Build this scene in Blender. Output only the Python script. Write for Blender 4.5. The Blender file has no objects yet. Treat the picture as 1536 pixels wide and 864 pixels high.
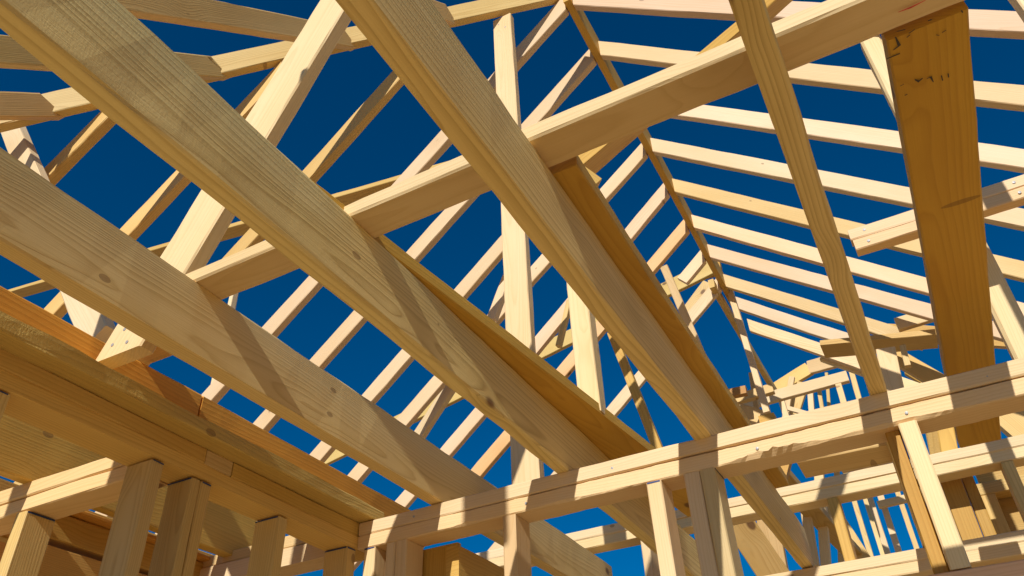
import bpy, math, random
from mathutils import Vector, Matrix
random.seed(11)
S = bpy.context.scene
COL = S.collection
R = math.radians
Z0 = 1.6                       # camera height above the deck
# ---------------------------------------------------------------- camera
F = 1197.8                     # focal length in pixels of a 1536 wide picture
A = [[0.88167551, 0.47027791, -0.03856127],
     [-0.30740399, 0.51047081, -0.80307056],
     [-0.35798195, 0.71990154, 0.59463493]]      # rows: camera right, down, forward in world axes
cd = bpy.data.cameras.new('camera'); cam = bpy.data.objects.new('camera', cd); COL.objects.link(cam)
cd.sensor_width = 36.0; cd.lens = F / 1536 * 36.0; cd.clip_start = 0.02; cd.clip_end = 4000
r, d, f = A
cam.matrix_world = Matrix(((r[0], -d[0], -f[0], 0), (r[1], -d[1], -f[1], 0), (r[2], -d[2], -f[2], Z0), (0, 0, 0, 1)))
S.camera = cam


def at(px, py, ax, v):
    """point seen at a picture position, on the real plane axis ax = v (relative to the eye)"""
    c = ((px - 768) / F, (py - 432) / F, 1.0)
    w = [sum(A[k][i] * c[k] for k in range(3)) for i in range(3)]
    s = v / w[ax]
    return Vector([s * q for q in w])


# ---------------------------------------------------------------- materials
def nd(nt, t, **k):
    n = nt.nodes.new(t)
    for a, b in k.items():
        setattr(n, a, b)
    return n


def wood(name, pale, mid, late, ring=0.0052, ringmix=0.5, knots=1.0, rough=0.62, bump=0.25, fuzz=0.0):
    m = bpy.data.materials.new(name); m.use_nodes = True
    nt = m.node_tree; L = nt.links.new
    nt.nodes.clear()
    out = nd(nt, 'ShaderNodeOutputMaterial'); b = nd(nt, 'ShaderNodeBsdfPrincipled'); L(b.outputs[0], out.inputs[0])
    tc = nd(nt, 'ShaderNodeTexCoord'); oi = nd(nt, 'ShaderNodeObjectInfo')

    def M(op, a, c=None, d=None):
        n = nd(nt, 'ShaderNodeMath', operation=op)
        for i, v in enumerate((a, c, d)):
            if v is None: continue
            if isinstance(v, (int, float)): n.inputs[i].default_value = v
            else: L(v, n.inputs[i])
        return n.outputs[0]

    def VM(op, a, c):
        n = nd(nt, 'ShaderNodeVectorMath', operation=op)
        for i, v in enumerate((a, c)):
            if isinstance(v, tuple): n.inputs[i].default_value = v
            else: L(v, n.inputs[i])
        return n.outputs[0]

    def noise(vec, scale, detail=2.0, rough_=0.5):
        n = nd(nt, 'ShaderNodeTexNoise'); L(vec, n.inputs['Vector'])
        n.inputs['Scale'].default_value = scale; n.inputs['Detail'].default_value = detail
        n.inputs['Roughness'].default_value = rough_
        return n.outputs['Fac']
    rnd = oi.outputs['Random']
    comb = nd(nt, 'ShaderNodeCombineXYZ')
    L(M('MULTIPLY', rnd, 37.0), comb.inputs[0]); L(M('MULTIPLY', rnd, 11.0), comb.inputs[1]); L(M('MULTIPLY', rnd, 23.0), comb.inputs[2])
    obj = tc.outputs['Object']
    seed = VM('ADD', obj, comb.outputs[0])
    # knots
    kv = VM('MULTIPLY', seed, (3.2, 5.0, 5.0))
    vo = nd(nt, 'ShaderNodeTexVoronoi'); L(kv, vo.inputs['Vector']); vo.inputs['Scale'].default_value = 1.0
    kd = vo.outputs['Distance']
    sep0 = nd(nt, 'ShaderNodeSeparateColor'); L(vo.outputs['Color'], sep0.inputs[0])
    keep = M('GREATER_THAN', sep0.outputs[0], 0.30 if knots > 0 else 2.0)
    size = M('ADD', M('MULTIPLY', sep0.outputs[1], 0.085), 0.035)
    kn = nd(nt, 'ShaderNodeMapRange', interpolation_type='SMOOTHSTEP'); L(kd, kn.inputs[0]); L(size, kn.inputs[2])
    L(M('MULTIPLY', size, 0.55), kn.inputs[1]); kn.inputs[3].default_value = 1; kn.inputs[4].default_value = 0
    knot = M('MULTIPLY', kn.outputs[0], keep)
    halo = nd(nt, 'ShaderNodeMapRange', interpolation_type='SMOOTHSTEP'); L(kd, halo.inputs[0]); halo.inputs[1].default_value = 0.04
    halo.inputs[2].default_value = 0.34; halo.inputs[3].default_value = 1; halo.inputs[4].default_value = 0
    hal = M('MULTIPLY', halo.outputs[0], keep)
    # growth rings: distance from a pith line that wanders along the board
    wv = VM('MULTIPLY', seed, (0.9, 5.0, 5.0))
    n1 = noise(wv, 1.0, 1.0)
    wv2 = VM('MULTIPLY', seed, (3.5, 22.0, 22.0))
    n2 = noise(wv2, 1.0, 2.0)
    sp = nd(nt, 'ShaderNodeSeparateXYZ'); L(obj, sp.inputs[0])
    yy = M('ADD', sp.outputs[1], M('MULTIPLY', M('SUBTRACT', rnd, 0.5), 0.12))
    r3 = M('FRACT', M('MULTIPLY', rnd, 7.77))
    zz = M('ADD', sp.outputs[2], M('ADD', 0.03, M('MULTIPLY', r3, 0.10)))
    rad = M('SQRT', M('ADD', M('MULTIPLY', yy, yy), M('MULTIPLY', zz, zz)))
    rad = M('ADD', rad, M('MULTIPLY', n1, 0.085))
    rad = M('ADD', rad, M('MULTIPLY', n2, 0.007))
    rad = M('ADD', rad, M('MULTIPLY', hal, 0.012))
    # uneven ring widths
    wob = nd(nt, 'ShaderNodeTexNoise', noise_dimensions='1D'); L(rad, wob.inputs['W']); wob.inputs['Scale'].default_value = 40
    rr = M('ADD', M('DIVIDE', rad, ring), M('MULTIPLY', wob.outputs['Fac'], 2.2))
    fr = M('FRACT', rr)
    cr = nd(nt, 'ShaderNodeValToRGB'); L(fr, cr.inputs[0]); e = cr.color_ramp.elements
    e[0].position = 0.0; e[0].color = (0, 0, 0, 1); e[1].position = 1.0; e[1].color = (0.05, 0.05, 0.05, 1)
    q = e.new(0.45); q.color = (0.12, 0.12, 0.12, 1); q = e.new(0.78); q.color = (0.75, 0.75, 0.75, 1); q = e.new(0.88); q.color = (1, 1, 1, 1); q = e.new(0.95); q.color = (0.25, 0.25, 0.25, 1)
    ringf = cr.outputs[0]
    big = noise(VM('MULTIPLY', seed, (1.2, 6.0, 6.0)), 1.0, 3.0, 0.6)
    fib = noise(VM('MULTIPLY', seed, (9.0, 420.0, 420.0)), 1.0, 2.0, 0.7)
    # colours
    def mix(fac, a, c, mode='MIX'):
        n = nd(nt, 'ShaderNodeMix', data_type='RGBA', blend_type=mode)
        if isinstance(fac, (int, float)): n.inputs[0].default_value = fac
        else: L(fac, n.inputs[0])
        for i, v in ((6, a), (7, c)):
            if isinstance(v, tuple): n.inputs[i].default_value = v + (1,)
            else: L(v, n.inputs[i])
        return n.outputs[2]
    bm = nd(nt, 'ShaderNodeMapRange'); L(big, bm.inputs[0]); bm.inputs[1].default_value = .3; bm.inputs[2].default_value = .7
    base = mix(bm.outputs[0], pale, mid)
    strength = M('MULTIPLY', M('ADD', M('MULTIPLY', big, 0.9), 0.25), ringmix)
    c = mix(M('MULTIPLY', ringf, strength), base, late)
    c = mix(M('MULTIPLY', hal, 0.22), c, late)
    fm = nd(nt, 'ShaderNodeMapRange'); L(fib, fm.inputs[0]); fm.inputs[1].default_value = .3; fm.inputs[2].default_value = .75
    fm.inputs[3].default_value = 0.0; fm.inputs[4].default_value = 0.16
    c = mix(fm.outputs[0], c, late)
    c = mix(M('MULTIPLY', knot, 0.9), c, (0.16, 0.075, 0.03))
    # small resin flecks, nail dents
    v2 = nd(nt, 'ShaderNodeTexVoronoi'); L(VM('MULTIPLY', seed, (8.0, 1.6, 14.0)), v2.inputs['Vector']); v2.inputs['Scale'].default_value = 1
    sc = nd(nt, 'ShaderNodeSeparateColor'); L(v2.outputs['Color'], sc.inputs[0])
    fl = M('MULTIPLY', M('LESS_THAN', v2.outputs['Distance'], M('ADD', 0.05, M('MULTIPLY', sc.outputs[1], 0.09))), M('GREATER_THAN', sc.outputs[2], 0.80))
    c = mix(M('MULTIPLY', fl, 0.55), c, (0.2, 0.1, 0.04))
    c = mix(1.0, c, oi.outputs['Color'], 'MULTIPLY')
    L(c, b.inputs['Base Color'])
    b.inputs['Roughness'].default_value = rough
    b.inputs['Specular IOR Level'].default_value = 0.3
    bp = nd(nt, 'ShaderNodeBump'); bp.inputs['Strength'].default_value = bump; bp.inputs['Distance'].default_value = 0.0015
    hh = M('ADD', M('MULTIPLY', ringf, 0.6), M('MULTIPLY', fib, 0.8))
    if fuzz:
        hh = M('ADD', hh, M('MULTIPLY', noise(VM('MULTIPLY', seed, (260.0, 120.0, 120.0)), 1.0, 2.0, .7), fuzz))
    L(hh, bp.inputs['Height']); L(bp.outputs[0], b.inputs['Normal'])
    return m


PINE = wood('pine', (0.79, 0.585, 0.285), (0.71, 0.495, 0.20), (0.46, 0.27, 0.07), ringmix=0.62)
CLEAR = wood('clear_pine', (0.83, 0.64, 0.385), (0.77, 0.565, 0.30), (0.56, 0.355, 0.135), ring=0.0065, ringmix=0.36)
BOLD = wood('bold_grain_pine', (0.79, 0.62, 0.305), (0.69, 0.51, 0.205), (0.36, 0.22, 0.055), ring=0.0095, ringmix=0.7, bump=0.4, fuzz=.5)
ROUGH = wood('rough_sawn_pine', (0.70, 0.53, 0.20), (0.62, 0.44, 0.14), (0.38, 0.24, 0.06), ring=0.007, ringmix=0.5, bump=0.7, fuzz=1.6)
GOLD_SHADE = wood('golden_shade_pine', (0.68, 0.44, 0.12), (0.60, 0.35, 0.075), (0.40, 0.20, 0.03), ring=0.008, ringmix=0.5, knots=1)  # darker golden copy of the pine, shade of undersides mixed into its colour


def flat(name, col, rough=0.6):
    m = bpy.data.materials.new(name); m.use_nodes = True
    nt = m.node_tree; b = nt.nodes['Principled BSDF']
    n = nd(nt, 'ShaderNodeTexNoise'); n.inputs['Scale'].default_value = 120; n.inputs['Detail'].default_value = 3
    cr = nd(nt, 'ShaderNodeValToRGB'); e = cr.color_ramp.elements
    e[0].color = tuple(q * 0.7 for q in col) + (1,); e[1].color = tuple(min(1, q * 1.25) for q in col) + (1,)
    tc = nd(nt, 'ShaderNodeTexCoord'); nt.links.new(tc.outputs['Object'], n.inputs['Vector'])
    nt.links.new(n.outputs['Fac'], cr.inputs[0]); nt.links.new(cr.outputs[0], b.inputs['Base Color'])
    b.inputs['Roughness'].default_value = rough
    return m


BLUE = flat('blue_marker', (0.02, 0.05, 0.16)); REDM = flat('red_crayon', (0.62, 0.06, 0.05)); INK = flat('stamp_ink', (0.05, 0.035, 0.02))
STEEL = flat('nail_steel', (0.35, 0.34, 0.33), 0.4)


# ---------------------------------------------------------------- boards
def meta(o, label=None, cat=None, group=None, kind=None):
    if label: o['label'] = label
    if cat: o['category'] = cat
    if group: o['group'] = group
    if kind: o['kind'] = kind


def board(name, p0, p1, w, h, up=(0, 0, 1), mat=None, tone=(1, 1, 1), parent=None, label=None, cat=None, group=None,
          cut0=0.0, cut1=0.0, cuty0=0.0, rough=0.0008, bev=0.003, wane=0.0, side=None):
    """sawn board along p0-p1 (centre line); w across, h along up; local X runs with the grain"""
    p0 = Vector(p0); p1 = Vector(p1)
    X = (p1 - p0); Lg = X.length; X.normalize()
    U = Vector(up); Y = U.cross(X).normalized(); Zv = X.cross(Y).normalized()
    n = max(2, min(60, int(Lg / 0.06)))
    if wane: n = 260
    b = min(bev, w * .3, h * .3)
    prof = [(-w / 2 + b, -h / 2), (w / 2 - b, -h / 2), (w / 2, -h / 2 + b), (w / 2, h / 2 - b), (w / 2 - b, h / 2), (-w / 2 + b, h / 2), (-w / 2, h / 2 - b), (-w / 2, -h / 2 + b)]
    rs = random.Random(hash((round(p0.x, 3), round(p0.y, 3), round(p0.z, 3))) & 0xffff)
    verts = []; faces = []
    j = [0.0] * 8; kb = 4.0 if 'rafter' in name else 1.0
    bow = rs.uniform(-1, 1) * 0.0018 * kb * min(Lg, 3); bow2 = rs.uniform(-1, 1) * 0.0014 * kb * min(Lg, 3)
    for i in range(n + 1):
        t = i / n
        for k, (y, z) in enumerate(prof):
            j[k] = j[k] * 0.7 + rs.gauss(0, rough)
            sx = 1 if y > 0 else -1; sz = 1 if z > 0 else -1
            yy = y + j[k] * sx * 0.5 + bow * math.sin(math.pi * t)
            zz = z + j[k] * sz * 0.5 + bow2 * math.sin(math.pi * t)
            if wane and z == -h / 2 and y < 0 and 0 < i < n:      # broken lower arris
                env = sum(a_ * max(0.0, 1 - abs(t - c_) / w_) ** .6 for c_, w_, a_ in ((.118, .012, .5), (.386, .034, 1.0), (.475, .045, .55), (.21, .02, .3), (.62, .05, .5)))
                yy += wane * env * rs.uniform(.5, 1.3); wz = wane * env * rs.uniform(.6, 1.2)
                wz_prev = wz
            if wane and z == -h / 2 + b and y < 0 and 0 < i < n:
                env = sum(a_ * max(0.0, 1 - abs(t - c_) / w_) ** .6 for c_, w_, a_ in ((.118, .012, .5), (.386, .034, 1.0), (.475, .045, .55), (.21, .02, .3), (.62, .05, .5)))
                zz += wane * env * rs.uniform(.5, 1.1)
            x = t * Lg
            if i == 0: x += cut0 * (z + h / 2) + cuty0 * y
            if i == n: x += cut1 * (z + h / 2)
            verts.append((x, yy, zz))
    for i in range(n):
        for k in range(8):
            a = i * 8 + k; c = i * 8 + (k + 1) % 8
            faces.append((a, c, c + 8, a + 8)[::-1])
    faces.append(tuple(range(8))); faces.append(tuple(range(n * 8, n * 8 + 8))[::-1])
    me = bpy.data.meshes.new(name); me.from_pydata(verts, [], faces); me.update()
    # outward normals
    import bmesh
    bm = bmesh.new(); bm.from_mesh(me); bmesh.ops.recalc_face_normals(bm, faces=bm.faces); bm.to_mesh(me); bm.free()
    me.materials.append(mat or PINE)
    o = bpy.data.objects.new(name, me); COL.objects.link(o)
    m = Matrix(((X.x, Y.x, Zv.x, p0.x), (X.y, Y.y, Zv.y, p0.y), (X.z, Y.z, Zv.z, p0.z + Z0), (0, 0, 0, 1)))
    if parent is not None:
        o.parent = parent; o.matrix_parent_inverse = Matrix.Identity(4); o.matrix_basis = WM[parent.name].inverted() @ m
    else:
        o.matrix_basis = m
    WM[o.name] = m
    kt = 1.8 if 'rafter' in name else 1.0
    v = 1 + rs.uniform(-.07, .05) * kt; g = 1 + rs.uniform(-.03, .03) * kt
    o.color = (tone[0] * v, tone[1] * v * g, tone[2] * v * g * rs.uniform(.93, 1.07), 1)
    meta(o, label, cat, group)
    return o


WM = {}


def box(name, x0, x1, y0, y1, z0, z1, ax='y', **k):
    cx, cy, cz = (x0 + x1) / 2, (y0 + y1) / 2, (z0 + z1) / 2
    if ax == 'x': return board(name, (x0, cy, cz), (x1, cy, cz), y1 - y0, z1 - z0, (0, 0, 1), **k)
    if ax == 'y': return board(name, (cx, y0, cz), (cx, y1, cz), x1 - x0, z1 - z0, (0, 0, 1), **k)
    return board(name, (cx, cy, z0), (cx, cy, z1), x1 - x0, y1 - y0, (0, 1, 0), **k)


def empty(name, loc, label, cat, group=None):
    o = bpy.data.objects.new(name, None); COL.objects.link(o); o.empty_display_size = .1
    m = Matrix.Translation((loc[0], loc[1], loc[2] + Z0)); o.matrix_basis = m; WM[o.name] = m
    meta(o, label, cat, group, 'thing')
    return o


def seg(name, a, b, w, h, **k):
    """board between two picture positions at given distances: a = (px, py, y)"""
    return board(name, at(a[0], a[1], 1, a[2]), at(b[0], b[1], 1, b[2]), w, h, **k)


W = 0.037           # thickness of a two-by
T = math.tan(R(39.8)); CS = math.cos(R(39.8)); SN = math.sin(R(39.8))

# ---------------------------------------------------------------- ground
def sheet(name, x0, x1, y0, y1, z, mat, kind='structure', parts=1):
    me = bpy.data.meshes.new(name)
    me.from_pydata([(x0, y0, z), (x1, y0, z), (x1, y1, z), (x0, y1, z)], [], [(0, 1, 2, 3)]); me.materials.append(mat)
    o = bpy.data.objects.new(name, me); COL.objects.link(o); o['kind'] = kind
    return o


def dirt():
    m = bpy.data.materials.new('dry_earth'); m.use_nodes = True; nt = m.node_tree; b = nt.nodes['Principled BSDF']
    n = nd(nt, 'ShaderNodeTexNoise'); n.inputs['Scale'].default_value = 1.3; n.inputs['Detail'].default_value = 9
    cr = nd(nt, 'ShaderNodeValToRGB'); e = cr.color_ramp.elements; e[0].color = (.22, .14, .07, 1); e[1].color = (.46, .32, .18, 1)
    tc = nd(nt, 'ShaderNodeTexCoord'); nt.links.new(tc.outputs['Object'], n.inputs['Vector']); nt.links.new(n.outputs['Fac'], cr.inputs[0])
    nt.links.new(cr.outputs[0], b.inputs['Base Color']); b.inputs['Roughness'].default_value = .95
    return m


def deckmat():
    m = bpy.data.materials.new('plywood_deck'); m.use_nodes = True; nt = m.node_tree; b = nt.nodes['Principled BSDF']
    tc = nd(nt, 'ShaderNodeTexCoord'); br = nd(nt, 'ShaderNodeTexBrick'); br.inputs['Scale'].default_value = 1
    br.inputs['Color1'].default_value = (.58, .39, .17, 1); br.inputs['Color2'].default_value = (.52, .34, .14, 1); br.inputs['Mortar'].default_value = (.15, .1, .05, 1)
    br.inputs['Mortar Size'].default_value = .003; br.inputs['Brick Width'].default_value = 2.44; br.inputs['Row Height'].default_value = 1.22
    n = nd(nt, 'ShaderNodeTexNoise'); n.inputs['Scale'].default_value = 5; n.inputs['Detail'].default_value = 6
    mx = nd(nt, 'ShaderNodeMix', data_type='RGBA', blend_type='MULTIPLY'); mx.inputs[0].default_value = .35
    nt.links.new(tc.outputs['Object'], br.inputs['Vector']); nt.links.new(tc.outputs['Object'], n.inputs['Vector'])
    nt.links.new(br.outputs['Color'], mx.inputs[6]); nt.links.new(n.outputs['Color'], mx.inputs[7]); nt.links.new(mx.outputs[2], b.inputs['Base Color'])
    b.inputs['Roughness'].default_value = .7
    return m


sheet('ground', -400, 400, -400, 400, -0.45, dirt())
sheet('floor', -4.2, 4.0, -7.0, 9.0, 0.0, deckmat())

# ---------------------------------------------------------------- ceiling joists
JB, JT = 0.82, 0.972
joists = [
    (-1.149, -1.110, 'wide tan ceiling joist crossing lower left to the near top plate, knotty side', PINE, (1.07, 1.10, 1.0)),
    (-0.775, -0.737, 'big ceiling joist running from the upper left corner down to the near top plate', BOLD, (1.14, 1.12, 1.04)),
    (-0.402, -0.364, 'big striped-grain ceiling joist from the top middle down to the near top plate', BOLD, (1.14, 1.11, 1.0)),
    (-0.012, 0.025, 'narrow-looking ceiling joist seen from below, just left of the brown plank', BOLD, (1.1, 1.07, .98)),
]
for x0, x1, lab, mt, tn in joists:
    box('ceiling_joist', x0, x1, -1.6, 2.99, JB, JT, mat=mt, tone=tn, label=lab, cat='joist', group='ceiling joists of the near room', bev=.004, rough=.0014)
box('ceiling_joist', -1.900, -1.862, -1.6, 1.834, JB, JT, mat=GOLD_SHADE, tone=(1.12, 1.12, 1.0), label='shaded ceiling joist beyond the left stud wall, seen at the left edge', cat='joist', group='ceiling joists of the near room')
box('ceiling_joist', -2.29, -2.253, -1.6, 2.4, JB, JT, mat=GOLD_SHADE, label='deeply shaded ceiling joist furthest left, beyond the stud wall', cat='joist', group='ceiling joists of the near room')
# flat planks laid over the joists; shade of their undersides is in the wood tone
pl = box('catwalk_plank', .178, .290, .925, 2.57, .974, 1.008, mat=GOLD_SHADE, tone=(.86, .74, .3), label='wide shade-toned golden brown plank seen from underneath at the right, with ink stamp marks', cat='plank', rough=.0007)
box('catwalk_plank', -.415, -.325, .925, 2.57, .974, 1.008, mat=GOLD_SHADE, tone=(1.0, .95, .6), label='golden shaded plank lying along the top of the middle big joist', cat='plank')
q0 = at(520, 322, 2, .99); q1 = at(984, 680, 2, .99)
dv = (q1 - q0).normalized(); sd = Vector((dv.y, -dv.x, 0)) * .062
board('catwalk_plank', q0 - sd - dv * .3, q1 - sd + dv * .5, .125, .034, mat=GOLD_SHADE, tone=(1.02, .98, .6), label='golden shaded plank lying slightly skewed beside the top of the left big joist', cat='plank')
# cross beam laid on the joists
pb = box('cross_beam', -1.19, .62, .834, .912, .974, 1.006, ax='x', mat=CLEAR, tone=(1.0, .97, .93), label='long pale flat beam crossing over the joists up to the top right, with red crayon mark', cat='beam', bev=.004)


box('cross_beam', -1.75, -1.17, .93, 1.01, .974, 1.006, ax='x', mat=CLEAR, tone=(1, .95, .85), label='short flat beam piece behind the foot of the leaning strut at the left', cat='beam')


def mark(name, pts, width, z, mat, parent, th=.0006):
    """thin stroke drawn on the underside of a board (plane z)"""
    vs = []; fs = []
    for i, p in enumerate(pts):
        a = Vector(pts[min(i + 1, len(pts) - 1)]) - Vector(pts[max(i - 1, 0)]); a.normalize(); n = Vector((-a.y, a.x)) * width / 2
        if i in (0, len(pts) - 1): n *= .35
        vs += [(p[0] + n.x, p[1] + n.y, z), (p[0] - n.x, p[1] - n.y, z)]
    for i in range(len(pts) - 1): fs.append((2 * i, 2 * i + 1, 2 * i + 3, 2 * i + 2))
    me = bpy.data.meshes.new(name); me.from_pydata([(v[0], v[1], v[2] + Z0) for v in vs], [], fs); me.materials.append(mat)
    o = bpy.data.objects.new(name, me); COL.objects.link(o)
    if parent: o.parent = parent; o.matrix_basis = WM[parent.name].inverted()
    return o


def under(px, py, z): p = at(px, py, 2, z); return (p.x, p.y)


mark('crayon_mark', [under(1347, 18, .972), under(1366, 11, .972), (under(1388, 0, .972))], .003, .9715, REDM, pb)
for stroke in ([(1345, 47), (1358, 44)], [(1340, 75), (1349, 68), (1343, 55)], [(1330, 88), (1350, 80)], [(1363, 50), (1372, 44)], [(1365, 52), (1360, 56)],
               [(1372, 119), (1378, 122), (1384, 117)], [(1390, 118), (1396, 115), (1400, 123)], [(1412, 113), (1414, 121)], [(1422, 110), (1423, 116)],
               [(1392, 31), (1398, 29)], [(1404, 52), (1409, 53)], [(1413, 49), (1419, 45)], [(1350, 129), (1356, 126)], [(1357, 143), (1361, 141)], [(1442, 15), (1444, 19)]):
    mark('ink_stamp', [under(x, y, .9725) for x, y in stroke], random.uniform(.003, .006), .9722, INK, pl)

# ---------------------------------------------------------------- near stud wall (facing the camera)
Y1 = 1.75
wall = empty('stud_wall', (-.4, Y1, -1.6), 'near stud wall with sunlit double top plate running across the lower picture', 'wall')
box('top_plate', -1.383, 1.6, Y1, Y1 + .084, .783, .82, ax='x', mat=CLEAR, tone=(1, .98, .95), parent=wall)
box('top_plate', -1.383, 1.6, Y1, Y1 + .084, .744, .7824, ax='x', mat=CLEAR, tone=(1.0, .96, .92), parent=wall, wane=.013, side=-1, rough=.0006)
box('top_plate', -3.6, -1.47, Y1, Y1 + .084, .744, .80, ax='x', mat=CLEAR, parent=wall)
box('top_plate', -3.6, -1.47, Y1 + .004, Y1 + .08, .802, .838, ax='x', mat=PINE, parent=wall)


def stud(x0, x1, y0, y1, zt, zb, parent, mat=PINE, tone=(1, 1, 1), tick=None, **k):
    o = box('stud', x0, x1, y0, y1, zb, zt - .001, ax='z', mat=mat, tone=tone, parent=parent, **k)
    if tick:
        me = bpy.data.meshes.new('marker_line'); z = zt - .001 + Z0; e = .0012; hgt = .0035
        vs = []; fs = []
        def quad(a, b):
            i = len(vs); vs.extend([(a[0], a[1], z), (b[0], b[1], z), (b[0], b[1], z - hgt * random.uniform(.7, 1.2)), (a[0], a[1], z - hgt * random.uniform(.5, 1.3))]); fs.append((i, i + 1, i + 2, i + 3))
        if 'f' in tick: quad((x0 + .003, y0 - e), (x1 - .002, y0 - e))
        if 's' in tick: quad((x1 + e, y0 + .002), (x1 + e, y1 - .003))
        me.from_pydata(vs, [], fs); me.materials.append(BLUE)
        m = bpy.data.objects.new('marker_line', me); COL.objects.link(m); m.parent = o; m.matrix_basis = WM[o.name].inverted()
    return o


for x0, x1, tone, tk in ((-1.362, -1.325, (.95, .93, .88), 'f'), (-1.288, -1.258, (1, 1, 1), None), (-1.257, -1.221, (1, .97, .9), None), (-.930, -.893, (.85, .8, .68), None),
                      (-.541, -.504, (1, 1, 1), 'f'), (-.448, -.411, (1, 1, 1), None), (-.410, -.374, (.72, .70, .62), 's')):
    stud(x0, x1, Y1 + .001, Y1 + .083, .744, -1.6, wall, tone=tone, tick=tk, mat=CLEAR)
stud(.026, .063, Y1 - .002, Y1 + .083, .744, .4375, wall, tone=(1.05, 1.03, 1.0), mat=CLEAR)
box('header', -.03, 1.6, Y1 - .004, Y1 + .036, .235, .435, ax='x', mat=CLEAR, tone=(1.05, .86, .80), parent=wall)
box('header', -.03, 1.6, Y1 + .040, Y1 + .083, .235, .433, ax='x', mat=PINE, tone=(1.0, .85, .7), parent=wall)
stud(-.004, .0255, Y1 + .03, Y1 + .083, .744, .30, wall, mat=GOLD_SHADE, tone=(.85, .75, .6))  # shade on this stud's front is painted by the dark wood tone

# ---------------------------------------------------------------- left stud wall (running away from the camera)
lw = empty('stud_wall', (-1.42, .6, -1.6), 'shaded left stud wall running away with blue marker lines on its stud tops', 'wall')
XR = -1.385
for y0, y1, mt, tn in ((-1.2, 1.178, GOLD_SHADE, (1, 1.05, 1.15)), (1.18, 1.262, PINE, (.82, .80, .72)), (1.264, Y1 + .084, GOLD_SHADE, (1, 1.05, 1.15))):
    box('top_plate', XR - .08, XR - (.0 if mt is GOLD_SHADE else .001), y0, y1, .783, .82, mat=mt, tone=tn, parent=lw)
box('top_plate', XR - .08, XR, -1.2, Y1 + .084, .745, .7822, mat=PINE, tone=(.98, .90, .58), parent=lw, rough=.0015)
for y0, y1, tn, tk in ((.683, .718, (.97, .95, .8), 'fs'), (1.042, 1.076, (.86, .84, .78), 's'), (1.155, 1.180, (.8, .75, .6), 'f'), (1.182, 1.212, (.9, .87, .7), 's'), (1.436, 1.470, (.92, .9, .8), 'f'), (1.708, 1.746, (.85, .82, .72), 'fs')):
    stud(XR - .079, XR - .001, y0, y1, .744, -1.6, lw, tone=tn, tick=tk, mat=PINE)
# planks lying on the left wall
box('wall_plank', -1.56, -1.335, -1.2, 1.80, .8215, .857, mat=ROUGH, tone=(.98, .92, .75), label='rough-sawn plank lying flat on the left stud wall, just under the orange one', cat='plank', rough=.002)
box('wall_plank', -1.435, -1.405, -1.2, 1.148, .859, .952, mat=GOLD_SHADE, tone=(1.22, .92, .5), label='near length of the orange board standing along the top of the left stud wall', cat='plank', group='orange planks on the left wall')
box('wall_plank', -1.435, -1.405, 1.153, 2.05, .859, .952, mat=GOLD_SHADE, tone=(1.2, .90, .48), label='far length of the orange board on the left stud wall, meeting the near top plate', cat='plank', group='orange planks on the left wall')

# wall that crosses beyond the left wall
cw = empty('stud_wall', (-2.2, 1.087, -1.6), 'short cross wall at the lower left edge with sunlit double plate', 'wall')
box('top_plate', -3.4, -1.47, 1.087, 1.167, .7835, .82, ax='x', mat=CLEAR, tone=(1, .93, .76), parent=cw)
box('top_plate', -3.4, -1.47, 1.087, 1.167, .745, .782, ax='x', mat=CLEAR, tone=(1, .93, .76), parent=cw)
for x0 in (-1.885, -2.26, -2.63):
    stud(x0, x0 + .037, 1.088, 1.166, .745, -1.6, cw, mat=PINE, tone=(.9, .86, .7), tick='s')
fw = empty('stud_wall', (-2.05, 2.0, -1.6), 'golden shaded wall with deep header seen between the left studs', 'wall')
box('top_plate', -2.06, -1.977, 1.2, 4.6, .75, .82, mat=GOLD_SHADE, parent=fw)
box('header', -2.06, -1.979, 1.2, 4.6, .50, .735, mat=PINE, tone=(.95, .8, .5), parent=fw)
box('header', -2.06, -1.983, 1.2, 4.6, .28, .49, mat=GOLD_SHADE, parent=fw)
box('floor_panel', -2.5, -1.95, 1.2, 4.6, .823, .836, mat=GOLD_SHADE, tone=(1.1, .85, .55), label='orange sheathing strip on the golden shaded wall between the left studs', cat='panel')

# ---------------------------------------------------------------- second stud wall behind the near one
Y2 = 2.93
w2 = empty('stud_wall', (0, Y2, -1.6), 'second stud wall behind the near one, seen through it at the lower right', 'wall')
box('top_plate', -2.4, 1.9, Y2, Y2 + .084, 1.078, 1.114, ax='x', mat=CLEAR, parent=w2)
box('top_plate', -2.4, 1.9, Y2, Y2 + .084, 1.036, 1.0765, ax='x', mat=CLEAR, tone=(1, .97, .92), parent=w2)
box('bottom_plate', -2.4, 1.9, Y2, Y2 + .084, .779, .815, ax='x', mat=CLEAR, parent=w2)
box('bottom_plate', -2.4, 1.9, Y2, Y2 + .084, .739, .7775, ax='x', mat=CLEAR, tone=(1, .97, .92), parent=w2)
stud(-.258, -.222, Y2 + .001, Y2 + .083, 1.036, .816, w2, mat=GOLD_SHADE)
stud(-.96, -.925, Y2 + .001, Y2 + .083, 1.036, .816, w2, mat=CLEAR)
stud(.30, .335, Y2 + .001, Y2 + .083, 1.036, .816, w2, mat=PINE)
for x0 in (-1.75, -1.33, -.97, -.60, -.23, .53, .9):
    stud(x0, x0 + .036, Y2 + .001, Y2 + .083, .739, -1.6, w2, mat=CLEAR)
for a in ((1415, 1448, 3.06), (1449, 1468, 3.08)):
    p = at(a[0], 735, 1, a[2]); q = at(a[1], 735, 1, a[2])
    box('king_stud', p.x, q.x, a[2], a[2] + .05, .2, 1.10, ax='z', mat=GOLD_SHADE, tone=(.85, .8, .7), parent=w2)
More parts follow.
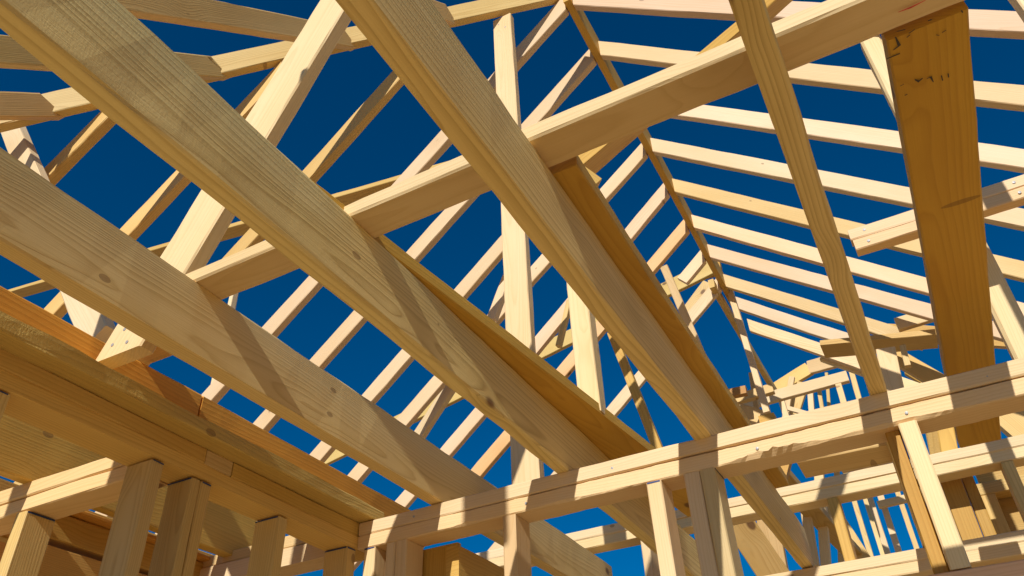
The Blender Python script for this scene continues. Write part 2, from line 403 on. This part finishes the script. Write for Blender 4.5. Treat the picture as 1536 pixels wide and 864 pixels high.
# framed opening behind
fr = empty('window_frame', (.5, 3.3, .6), 'shaded boxed frame under the second wall plate at the lower right edge', 'frame')
def pxbox(name, pxa, pya, pxb, pyb, y0, y1, ax, **k):
    a = at(pxa, pya, 1, y0); b = at(pxb, pyb, 1, y0)
    return box(name, min(a.x, b.x), max(a.x, b.x), y0, y1, min(a.z, b.z), max(a.z, b.z), ax, **k)
p = at(1458, 727, 1, 3.25); z1 = p.z; x0_ = p.x
box('top_rail', x0_, x0_ + 1.2, 3.25, 3.33, z1 - .045, z1, ax='x', mat=PINE, tone=(.9, .85, .65), parent=fr)
box('jamb', x0_ + .004, x0_ + .06, 3.251, 3.33, z1 - .235, z1 - .046, ax='z', mat=PINE, tone=(.95, .9, .7), parent=fr)
box('sill', x0_ + .004, x0_ + 1.2, 3.25, 3.33, z1 - .265, z1 - .236, ax='x', mat=PINE, tone=(.9, .85, .65), parent=fr)
box('panel', x0_ + .03, x0_ + 1.2, 3.34, 3.36, z1 - .45, z1 + .07, ax='x', mat=PINE, tone=(.7, .6, .42), parent=fr)  # tone darkened to paint in the shade behind the frame

# ---------------------------------------------------------------- ridge, hip, rafters
RX = -.697
box('ridge_board', RX - .018, RX + .018, 2.12, 5.0, 3.285, 3.43, mat=GOLD_SHADE, tone=(1.05, 1.0, .9), label='golden ridge board running from the top centre down right between the roof slopes', cat='ridge board')
E0 = Vector((-.72, 2.18, 3.4)); HD = Vector((-1, -.836, -.833))
hipv = Vector((0, 0, .05))
board('hip_rafter', E0 + HD * -.02 + hipv, E0 + HD * 2.6 + hipv, W, .10, mat=PINE, tone=(1.0, .97, .86), label='long hip rafter slanting from the left edge up to the end of the ridge board', cat='rafter')
HR = .087
ordn = ['first', 'second', 'third', 'fourth', 'fifth', 'sixth', 'seventh', 'eighth', 'ninth', 'tenth', 'eleventh']


def rafter(side, y, ct, x_top, x_bot, mat, tone, label, group, h=HR):
    """common rafter in a y plane; ct = z + T*|x offset| constant of its top edge"""
    s = 1 if side > 0 else -1
    y += random.uniform(-.008, .008)
    def P(x):
        zt = ct - s * T * x
        return Vector((x, y + W / 2, zt)) + Vector((-s * SN, 0, -CS)) * h / 2
    up = Vector((s * SN, 0, CS))
    return board('rafter', P(x_top + s * SN * h), P(x_bot), W, h, up=up, mat=mat, tone=tone, label=label, cat='rafter', group=group, cut0=-T)


gr = 'common rafters of the right roof slope'
CR = 2.823
right = [.632, .729, .844, .95, 1.064, 1.175, 1.279, 1.391, 1.484, 1.581]
for i, yr in enumerate(right):
    y = yr * 3.4; xb = 2.45
    if i == 7: xb = at(1392, 505, 1, y).x
    if i == 8: xb = at(1300, 510, 1, y).x
    if i == 9: xb = at(1320, 560, 1, y).x
    lab = 'right slope: %s rafter down the ridge from the top of the picture' % ordn[i]
    rafter(1, y, CR, RX + .02, xb, random.choice([CLEAR, CLEAR, CLEAR, PINE]), random.choice([(1, .97, 1.05), (1.03, .98, 1.08), (1, .94, 1.0), (.94, .90, .9)]), lab, gr)
gl = 'common rafters of the left roof slope'
CL = 3.98
left = [.632, .729, .844, .95, 1.062, 1.174, 1.279, 1.391]
for i, yr in enumerate(left):
    y = yr * 3.4; xb = -3.9
    if i == 6: xb = at(1020, 440, 1, y).x
    lab = 'left slope: %s rafter down the ridge from the top of the picture' % ordn[i]
    rafter(-1, y, CL, RX - .02, xb, random.choice([CLEAR, CLEAR, CLEAR, PINE]), random.choice([(1, .97, 1.05), (1, .94, .95), (1, .88, .88)]), lab, gl)
for i, (yr, xt, lab) in enumerate(((.514, -1.20, 'upper jack rafter running down left from the middle of the hip rafter'), (.404, -1.64, 'middle jack rafter running down left from the hip rafter'),
                                   (.303, -2.03, 'leftmost jack rafter running down left from the hip rafter'))):
    rafter(-1, yr * 3.4, CL, xt, -3.9, PINE, (1, .93, .8), lab, 'jack rafters below the hip')
# jack rafters of the front slope
up45 = Vector((0, -math.sin(R(44.9)), math.cos(R(44.9))))
jd = Vector((0, math.cos(R(44.9)), math.sin(R(44.9))))
for x, lab in ((-1.14, 'uppermost jack rafter meeting the top side of the hip near the tall post'), (-1.46, 'long tan jack rafter along the top edge left of the bright strut'),
               (-1.81, 'jack rafter ending on the hip between the upper left joist and the bright strut'), (-2.19, 'jack rafter entering from the left edge and ending on the hip')):
    s = -(x + .72); top = E0 + HD * s + Vector((0, -.02, .035))
    top.x = x
    lo = top - jd * (.42 if x > -1.2 else 2.15)
    board('jack_rafter', lo, top, W, .084, up=up45, cut1=-1.0, mat=PINE, tone=(.92, .86, .72), label=lab, cat='rafter', group='jack rafters above the hip')

# ---------------------------------------------------------------- posts and braces
# bright leaning strut
sdir = Vector((.449, .0, .894)).normalized(); sperp = Vector((.894, 0, -.449)).normalized()
b0 = Vector((-1.404, .8775, .888)) + Vector((.070, 0, 0))
board('strut', b0, b0 + sdir * 1.75, .123, .036, up=(0, 1, 0), cuty0=.502, mat=CLEAR, tone=(1.0, .97, .93), label='bright sunlit leaning strut rising from the left wall across to the top of the picture', cat='brace', bev=.004)
# tall post under the hip
box('post', -1.014, -.922, 1.972, 2.008, .82, 3.165, ax='z', mat=CLEAR, tone=(1, .97, .93), label='tall sunlit vertical post in the middle, standing up to the hip rafter', cat='post')
# post below the ridge
yB = 1.79
box('post', -.395 * yB, -.361 * yB, yB, yB + .045, .985, .842 * yB + .2, ax='z', mat=CLEAR, tone=(1, .97, .93), label='shorter sunlit post right of the tall middle post, going up behind the striped joist', cat='post')
# vertical post at the right behind the brown plank
a = at(1290, 62, 1, 2.2); b = at(1523, 540, 1, 2.2)
board('post', (b.x + .033, 2.22, .75), (a.x + .033, 2.22, a.z), .066, .05, up=(0, 1, 0), mat=CLEAR, label='sunlit slanting-looking post at the right edge, right of the brown plank', cat='post', bev=.008)
a = at(1533, 10, 1, 1.3)
box('post', a.x, a.x + .06, 1.3, 1.34, a.z - .03, a.z + .6, ax='z', mat=CLEAR, label='sliver of sunlit post in the top right corner', cat='post')
a = at(1495, 10, 2, 1.05)
board('block', (a.x - .01, a.y - .30, 1.06), (a.x + .02, a.y - .035, 1.06), .075, .04, mat=PINE, tone=(.95, .88, .75), label='shaded board end beside the top of the brown plank, top right corner', cat='board')
# double plate above right
dp = empty('lintel', (.6, 2.0, 1.37), 'doubled pinkish beam end sticking out left from behind the brown plank', 'beam')
box('ply', .078, 1.8, 2.0, 2.04, 1.411, 1.448, ax='x', mat=CLEAR, tone=(1, .92, .88), parent=dp)
box('ply', .082, 1.8, 2.001, 2.04, 1.373, 1.410, ax='x', mat=CLEAR, tone=(1, .90, .86), parent=dp)
# flat purlin plank (left, behind the joists)
seg('purlin', (-30, 456, 3.05), (700, 247, 2.92), .11, .036, mat=GOLD_SHADE, tone=(1.05, 1.1, 1.3), label='long flat purlin behind the joists from the left edge to behind the pale cross beam', cat='purlin')
# slim vertical post under the purlin
a = at(364, 362, 1, 2.78)
box('post', a.x - .016, a.x + .016, 2.78, 2.82, .3, a.z, ax='z', mat=CLEAR, label='slim post under the flat purlin, seen between the two left joists', cat='post')
# collar across the far ridge end
seg('collar_beam', (470, 697, 4.78), (1076, 397, 4.78), .037, .125, mat=PINE, tone=(.95, .92, .72), label='far collar beam behind the posts, rising right to the far end of the ridge', cat='beam')
# golden diagonal brace behind the cross beam
seg('brace', (862, 262, 1.35), (1230, -55, 1.85), .085, .034, mat=GOLD_SHADE, tone=(1, .95, .8), label='golden underside of a diagonal brace behind the pale cross beam', cat='brace')
seg('block', (862, 262, 1.25), (892, 284, 1.28), .05, .034, mat=GOLD_SHADE, label='small golden block at the top end of the plank on the middle joist', cat='block')
# leaning boards at the far left
seg('brace', (14, 180, .95), (151, 512, .95), .078, .036, up=(0, 1, 0), mat=CLEAR, label='wide sunlit board leaning the other way, left of the strut foot, crossed by shadow', cat='brace')
# braces on the lower left roof
seg('brace', (688, 563, 3.3), (628, 655, 3.4), .075, .036, up=(0, 1, 0), mat=CLEAR, label='short sunlit brace lapped beside a rafter in the centre, under the left big joist', cat='brace')
seg('brace', (762, 415, 3.0), (738, 480, 3.0), .05, .036, up=(0, 1, 0), mat=CLEAR, label='short sunlit brace end just left of the tall middle post', cat='brace')

# ---------------------------------------------------------------- far end framing
def far(name, a, b, w, h, label, cat='brace', mat=CLEAR, up=(0, 1, 0), tone=(1, .96, .9), group=None):
    return seg(name, a, b, w, h, up=up, mat=mat, tone=tone, label=label, cat=cat, group=group)


far('post', (1093, 430, 4.85), (1151, 620, 4.85), .04, .05, 'thin far post hanging from the far end of the ridge board')
p = at(1067, 425, 2, 3.28)
board('ridge_board', p, (p.x + .02, 6.6, 3.28), .04, .07, mat=PINE, tone=(.95, .88, .7), label='thin board continuing the ridge line down to the far gable', cat='ridge board')
far('brace', (996, 400, 4.3), (1078, 592, 4.6), .05, .04, 'striped sun and shadow brace below the far ridge, right of the striped joist')
far('brace', (918, 500, 3.9), (990, 680, 3.9), .05, .05, 'golden shaded brace leaning left of the foot of the striped joist', mat=GOLD_SHADE)
far('brace', (1062, 425, 5.2), (1030, 468, 5.2), .08, .04, 'short golden rafter stub under the far ridge end', mat=PINE)
far('purlin', (1098, 613, 6.0), (1272, 565, 6.0), .05, .09, 'sunlit far purlin end in front of the far gable framing', cat='purlin', up=(0, 0, 1))
far('rafter', (1165, 584, 7.2), (1214, 553, 7.2), .05, .13, 'golden rafter rising to the small far gable peak from the left', cat='rafter', mat=PINE, up=(0, 0, 1), tone=(1, .88, .65))
far('rafter', (1213, 552, 7.2), (1285, 532, 7.0), .05, .13, 'pale rafter going right from the small far gable peak', cat='rafter', up=(0, 0, 1))
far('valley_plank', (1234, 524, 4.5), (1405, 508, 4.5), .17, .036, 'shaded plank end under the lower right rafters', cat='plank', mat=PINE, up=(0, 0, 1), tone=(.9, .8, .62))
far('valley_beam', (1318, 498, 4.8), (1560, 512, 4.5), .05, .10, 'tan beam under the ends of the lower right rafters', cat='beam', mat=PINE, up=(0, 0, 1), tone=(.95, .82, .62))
far('valley_beam', (1345, 488, 4.5), (1420, 465, 4.5), .04, .08, 'short tan board lapped on the beam left of the brown plank', cat='board', mat=CLEAR, up=(0, 0, 1))
far('rafter', (1234, 534, 5.5), (1420, 600, 5.5), .05, .08, 'far rafter running down right behind the narrow joist', cat='rafter', up=(0, 0, 1))
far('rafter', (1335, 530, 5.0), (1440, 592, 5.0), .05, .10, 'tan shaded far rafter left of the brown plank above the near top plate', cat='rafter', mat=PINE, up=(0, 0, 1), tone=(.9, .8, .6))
far('post', (1329, 525, 4.0), (1350, 625, 4.0), .09, .05, 'wide far post half in shadow right of the narrow joist', cat='post')
far('post', (1354, 520, 4.2), (1362, 550, 4.2), .03, .04, 'tiny post under the tan beam by the brown plank', cat='post', mat=PINE)
far('post', (1215, 575, 6.4), (1220, 650, 6.4), .045, .045, 'leftmost small post under the far purlin', cat='post', group='small far posts')
far('post', (1228, 580, 7.4), (1238, 640, 7.4), .035, .045, 'thin shaded post right behind the leftmost small post', cat='post', mat=PINE, group='small far posts')
far('post', (1255, 568, 6.0), (1270, 620, 6.0), .045, .045, 'short sunlit post under the right end of the far purlin', cat='post', group='small far posts')
far('post', (1275, 550, 6.2), (1295, 620, 6.2), .04, .05, 'slim golden far post just left of the narrow joist', cat='post', mat=PINE, group='small far posts')
far('brace', (1170, 595, 6.6), (1188, 650, 6.6), .05, .05, 'sunlit far brace under the purlin by the small gable', group='far gable braces')
far('brace', (1180, 612, 6.8), (1215, 622, 6.8), .04, .03, 'thin pale far rail beside the small gable', group='far gable braces')
far('brace', (1205, 575, 7.0), (1190, 622, 7.0), .10, .05, 'golden far brace leaning under the small gable', mat=PINE, group='far gable braces')
far('block', (1110, 618, 5.2), (1142, 628, 5.2), .09, .10, 'tan block beside the foot of the far post behind the near plate', cat='block', mat=PINE, up=(0, 0, 1))
far('block', (1143, 640, 4.2), (1166, 634, 4.2), .09, .09, 'orange board end standing on the near plate line', cat='block', mat=GOLD_SHADE, up=(0, 0, 1))
far('block', (1092, 592, 5.0), (1120, 586, 5.0), .05, .06, 'small brown offcut lying by the foot of the striped joist', cat='block', mat=PINE, up=(0, 0, 1), tone=(.7, .5, .35))
for px, pyt, pyb, Y, lab in ((1286, 690, 840, 8.0, 'thin far stud left in the lower right gap'), (1303, 690, 838, 8.6, 'second thin far stud in the lower right gap'),
                             (1318, 745, 828, 7.0, 'sunlit far stud left of the little far rail'), (1336, 752, 826, 6.6, 'shadow striped far stud under the little far rail'),
                             (1362, 745, 822, 8.2, 'thin far stud in the right part of the lower right gap')):
    a = at(px, pyt, 1, Y); b_ = at(px, pyb, 1, Y); xm = at(px, (pyt + pyb) / 2, 1, Y).x
    box('stud', xm - .025, xm + .02, Y, Y + .05, -1.6, a.z + .15, ax='z', mat=CLEAR if px in (1318, 1336) else PINE, label=lab, cat='stud', group='far studs in the lower right gap')
far('rail', (1317, 758, 6.5), (1375, 744, 6.5), .05, .05, 'little sunlit far rail across the lower right gap', cat='rail', up=(0, 0, 1))
far('plate', (1262, 704, 6.0), (1345, 686, 6.0), .05, .05, 'thin sunlit far plate just above the second wall plate', cat='plate', up=(0, 0, 1))
far('rafter', (1150, 690, 3.6), (1300, 850, 5.5), .10, .04, 'tan shaded board slanting down behind the second wall plate', cat='rafter', mat=PINE, up=(0, 0, 1), tone=(.9, .8, .62))
far('stud', (1228, 700, 4.6), (1240, 864, 4.6), .05, .05, 'sun striped far stud below the second wall plate, left of the golden cripple', cat='stud')
far('rafter', (1140, 690, 3.4), (1185, 700, 3.4), .04, .10, 'orange shaded board end between the near and second plates', cat='board', mat=GOLD_SHADE, up=(0, 0, 1))
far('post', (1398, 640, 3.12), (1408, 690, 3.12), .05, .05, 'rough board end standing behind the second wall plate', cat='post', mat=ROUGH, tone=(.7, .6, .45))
far('post', (1418, 640, 3.10), (1427, 690, 3.10), .055, .05, 'golden board end standing behind the second wall plate, left of the brown plank', cat='post', mat=GOLD_SHADE, tone=(1.1, 1.1, 1))
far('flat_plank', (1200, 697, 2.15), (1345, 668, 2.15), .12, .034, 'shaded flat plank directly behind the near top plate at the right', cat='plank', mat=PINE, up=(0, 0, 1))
far('beam', (1496, 612, 3.9), (1560, 668, 3.9), .06, .12, 'tan beam end at the right edge between the two plates', cat='beam', mat=PINE, up=(0, 0, 1))

box('wall_beam', -1.152, -1.112, 1.84, 2.925, .42, .733, mat=GOLD_SHADE, tone=(1.05, 1.05, 1.1), label='golden shaded beam behind the near wall, under the far end of the lower left joist', cat='beam')
box('wall_panel', -1.36, -1.118, 1.842, 1.86, .2, .74, ax='z', mat=GOLD_SHADE, tone=(.85, .78, .6), label='golden shaded panel under the near top plate, between the corner studs and the joist', cat='panel')  # dark golden tone stands in for shade on this front
far('brace', (1095, 765, 3.4), (1190, 905, 3.6), .125, .04, 'shade-darkened grey brown knotty board leaning behind the lower right of the near wall', mat=PINE, tone=(.66, .58, .48))  # shadow on this board is put into its tone
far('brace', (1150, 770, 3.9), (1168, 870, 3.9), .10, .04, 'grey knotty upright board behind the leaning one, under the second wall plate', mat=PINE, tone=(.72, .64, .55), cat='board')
board('shadow_board', (-.805, 0.0, 1.78), (-.805, 0.0, 2.08), .13, .036, up=(0, 1, 0), mat=CLEAR, label='unseen board added above the picture to shade the near top plate', cat='board')  # added out of view, only for the shadow it casts

for a, b, w, h, lab, mt, up in (
        ((1127, 560, 5.6), (1139, 640, 5.6), .035, .04, 'slender far upright close beside the far post left of the small gable', PINE, (0, 1, 0)),
        ((1188, 566, 6.9), (1178, 628, 6.9), .05, .04, 'pale far brace just left of the small gable peak', CLEAR, (0, 1, 0)),
        ((1240, 560, 7.6), (1246, 640, 7.6), .03, .04, 'very thin far upright between the small posts', PINE, (0, 1, 0)),
        ((1104, 600, 5.4), (1160, 583, 5.4), .05, .07, 'tan far blocking behind the far post', PINE, (0, 0, 1)),
        ((1300, 546, 5.2), (1316, 610, 5.2), .05, .05, 'shaded far upright hugging the narrow joist on its right', PINE, (0, 1, 0)),
        ((1362, 556, 5.8), (1440, 604, 5.8), .05, .07, 'golden far rafter above the near plate beside the brown plank', GOLD_SHADE, (0, 0, 1)),
        ((1340, 596, 5.4), (1410, 572, 5.4), .04, .05, 'pale far tie crossing the far rafters left of the brown plank', CLEAR, (0, 0, 1)),
        ((1226, 735, 5.2), (1300, 850, 5.2), .10, .04, 'tan shaded board leaning behind the golden cripple stud', PINE, (0, 1, 0)),
        ((1205, 745, 4.4), (1222, 850, 4.4), .05, .04, 'pale upright with shadow bands right of the lowest joist end', CLEAR, (0, 1, 0)),
        ((1255, 700, 6.4), (1262, 850, 6.4), .04, .04, 'thin upright just left of the golden cripple stud', PINE, (0, 1, 0)),
        ((1282, 660, 5.6), (1284, 700, 5.6), .05, .04, 'short pale stub standing over the thin far plate', CLEAR, (0, 1, 0)),
        ((1308, 655, 5.6), (1311, 698, 5.6), .05, .04, 'second short stub standing over the thin far plate', PINE, (0, 1, 0)),
        ((1376, 690, 7.5), (1392, 830, 7.5), .05, .04, 'thin far upright seen beside the big cripple stud', PINE, (0, 1, 0)),
        ((1052, 410, 4.95), (1082, 402, 4.95), .05, .10, 'golden block at the far end of the ridge board', GOLD_SHADE, (0, 0, 1)),
        ((855, 452, 3.6), (838, 520, 3.6), .03, .04, 'thin brace between the tall post and the shorter post', PINE, (0, 1, 0))):
    far('brace', a, b, w, h, lab, mat=mt, up=up, tone=(.96, .9, .8))


def nail(parent, p, nrm, rad=.0042):
    nrm = Vector(nrm).normalized(); t_ = nrm.orthogonal().normalized(); b_ = nrm.cross(t_)
    c = Vector(p) + Vector((0, 0, Z0))
    vs = [c + nrm * .0012]; n = 8
    for k in range(n): a_ = 2 * math.pi * k / n; vs.append(c + (t_ * math.cos(a_) + b_ * math.sin(a_)) * rad + nrm * .0008)
    for k in range(n): a_ = 2 * math.pi * k / n; vs.append(c + (t_ * math.cos(a_) + b_ * math.sin(a_)) * rad - nrm * .002)
    fs = [(0, 1 + k, 1 + (k + 1) % n) for k in range(n)] + [(1 + k, 1 + n + k, 1 + n + (k + 1) % n, 1 + (k + 1) % n) for k in range(n)]
    me = bpy.data.meshes.new('nail'); me.from_pydata([tuple(v_) for v_ in vs], [], fs); me.materials.append(STEEL)
    o = bpy.data.objects.new('nail', me); COL.objects.link(o); o.parent = parent; o.matrix_basis = WM[parent.name].inverted()


for o in [o for o in COL.objects if o.get('label')]:
    lb = o['label']
    if lb.startswith('bright sunlit leaning strut'):
        for dx, dz in ((.03, .03), (.075, .022), (.055, .06)): nail(o, (-1.404 + dx + .02, .8592, .888 + dz), (0, -1, 0))
    if lb.startswith('tall sunlit vertical post'):
        for dx, dz in ((.03, 3.12), (.062, 3.08), (.035, 2.55), (.06, 2.1)): nail(o, (-1.014 + dx, 1.972, dz), (0, -1, 0))
    if lb.startswith('doubled pinkish'):
        for dx, dz in ((.12, 1.43), (.12, 1.39), (.5, 1.428), (.5, 1.392)): nail([c for c in COL.objects if c.parent == o][0], (dx, 2.0, dz), (0, -1, 0))
tp = [c for c in COL.objects if c.parent == wall and c.name.startswith('top_plate')]
for i, x in enumerate([-1.2, -.86, -.62, -.27, -.16, .05, .22, .41, .7]):
    nail(tp[i % 2], (x, Y1, .80 if i % 2 == 0 else .763), (0, -1, 0), .0035)

# ---------------------------------------------------------------- light
wd = bpy.data.worlds.new('World'); S.world = wd; wd.use_nodes = True
nt = wd.node_tree; bg = nt.nodes['Background']
EL = 32.0; AZX = 0.10
sky = nd(nt, 'ShaderNodeTexSky', sky_type='NISHITA'); sky.sun_disc = False
sky.sun_elevation = R(EL); sky.sun_rotation = math.pi - math.atan(AZX)
sky.altitude = 1500; sky.air_density = 1.0; sky.dust_density = 0.0; sky.ozone_density = 4.0
gm = nd(nt, 'ShaderNodeHueSaturation'); gm.inputs['Saturation'].default_value = 1.6; gm.inputs['Value'].default_value = 1.0
nt.links.new(sky.outputs[0], gm.inputs['Color']); nt.links.new(gm.outputs[0], bg.inputs['Color'])
bg.inputs['Strength'].default_value = 0.074
sl = bpy.data.lights.new('sun', 'SUN'); sl.energy = 4.7; sl.angle = R(0.5); sl.color = (1.0, .965, .91)
so = bpy.data.objects.new('sun', sl); COL.objects.link(so)
v = Vector((AZX, -1, 0)).normalized() * math.cos(R(EL)) + Vector((0, 0, math.sin(R(EL))))
so.rotation_euler = v.to_track_quat('Z', 'Y').to_euler()
S.view_settings.view_transform = 'Standard'; S.view_settings.look = 'None'; S.view_settings.exposure = 0; S.view_settings.gamma = 1
S.render.engine = 'CYCLES'
S.cycles.max_bounces = 8; S.cycles.diffuse_bounces = 5
S.render.resolution_x = 1024; S.render.resolution_y = 576
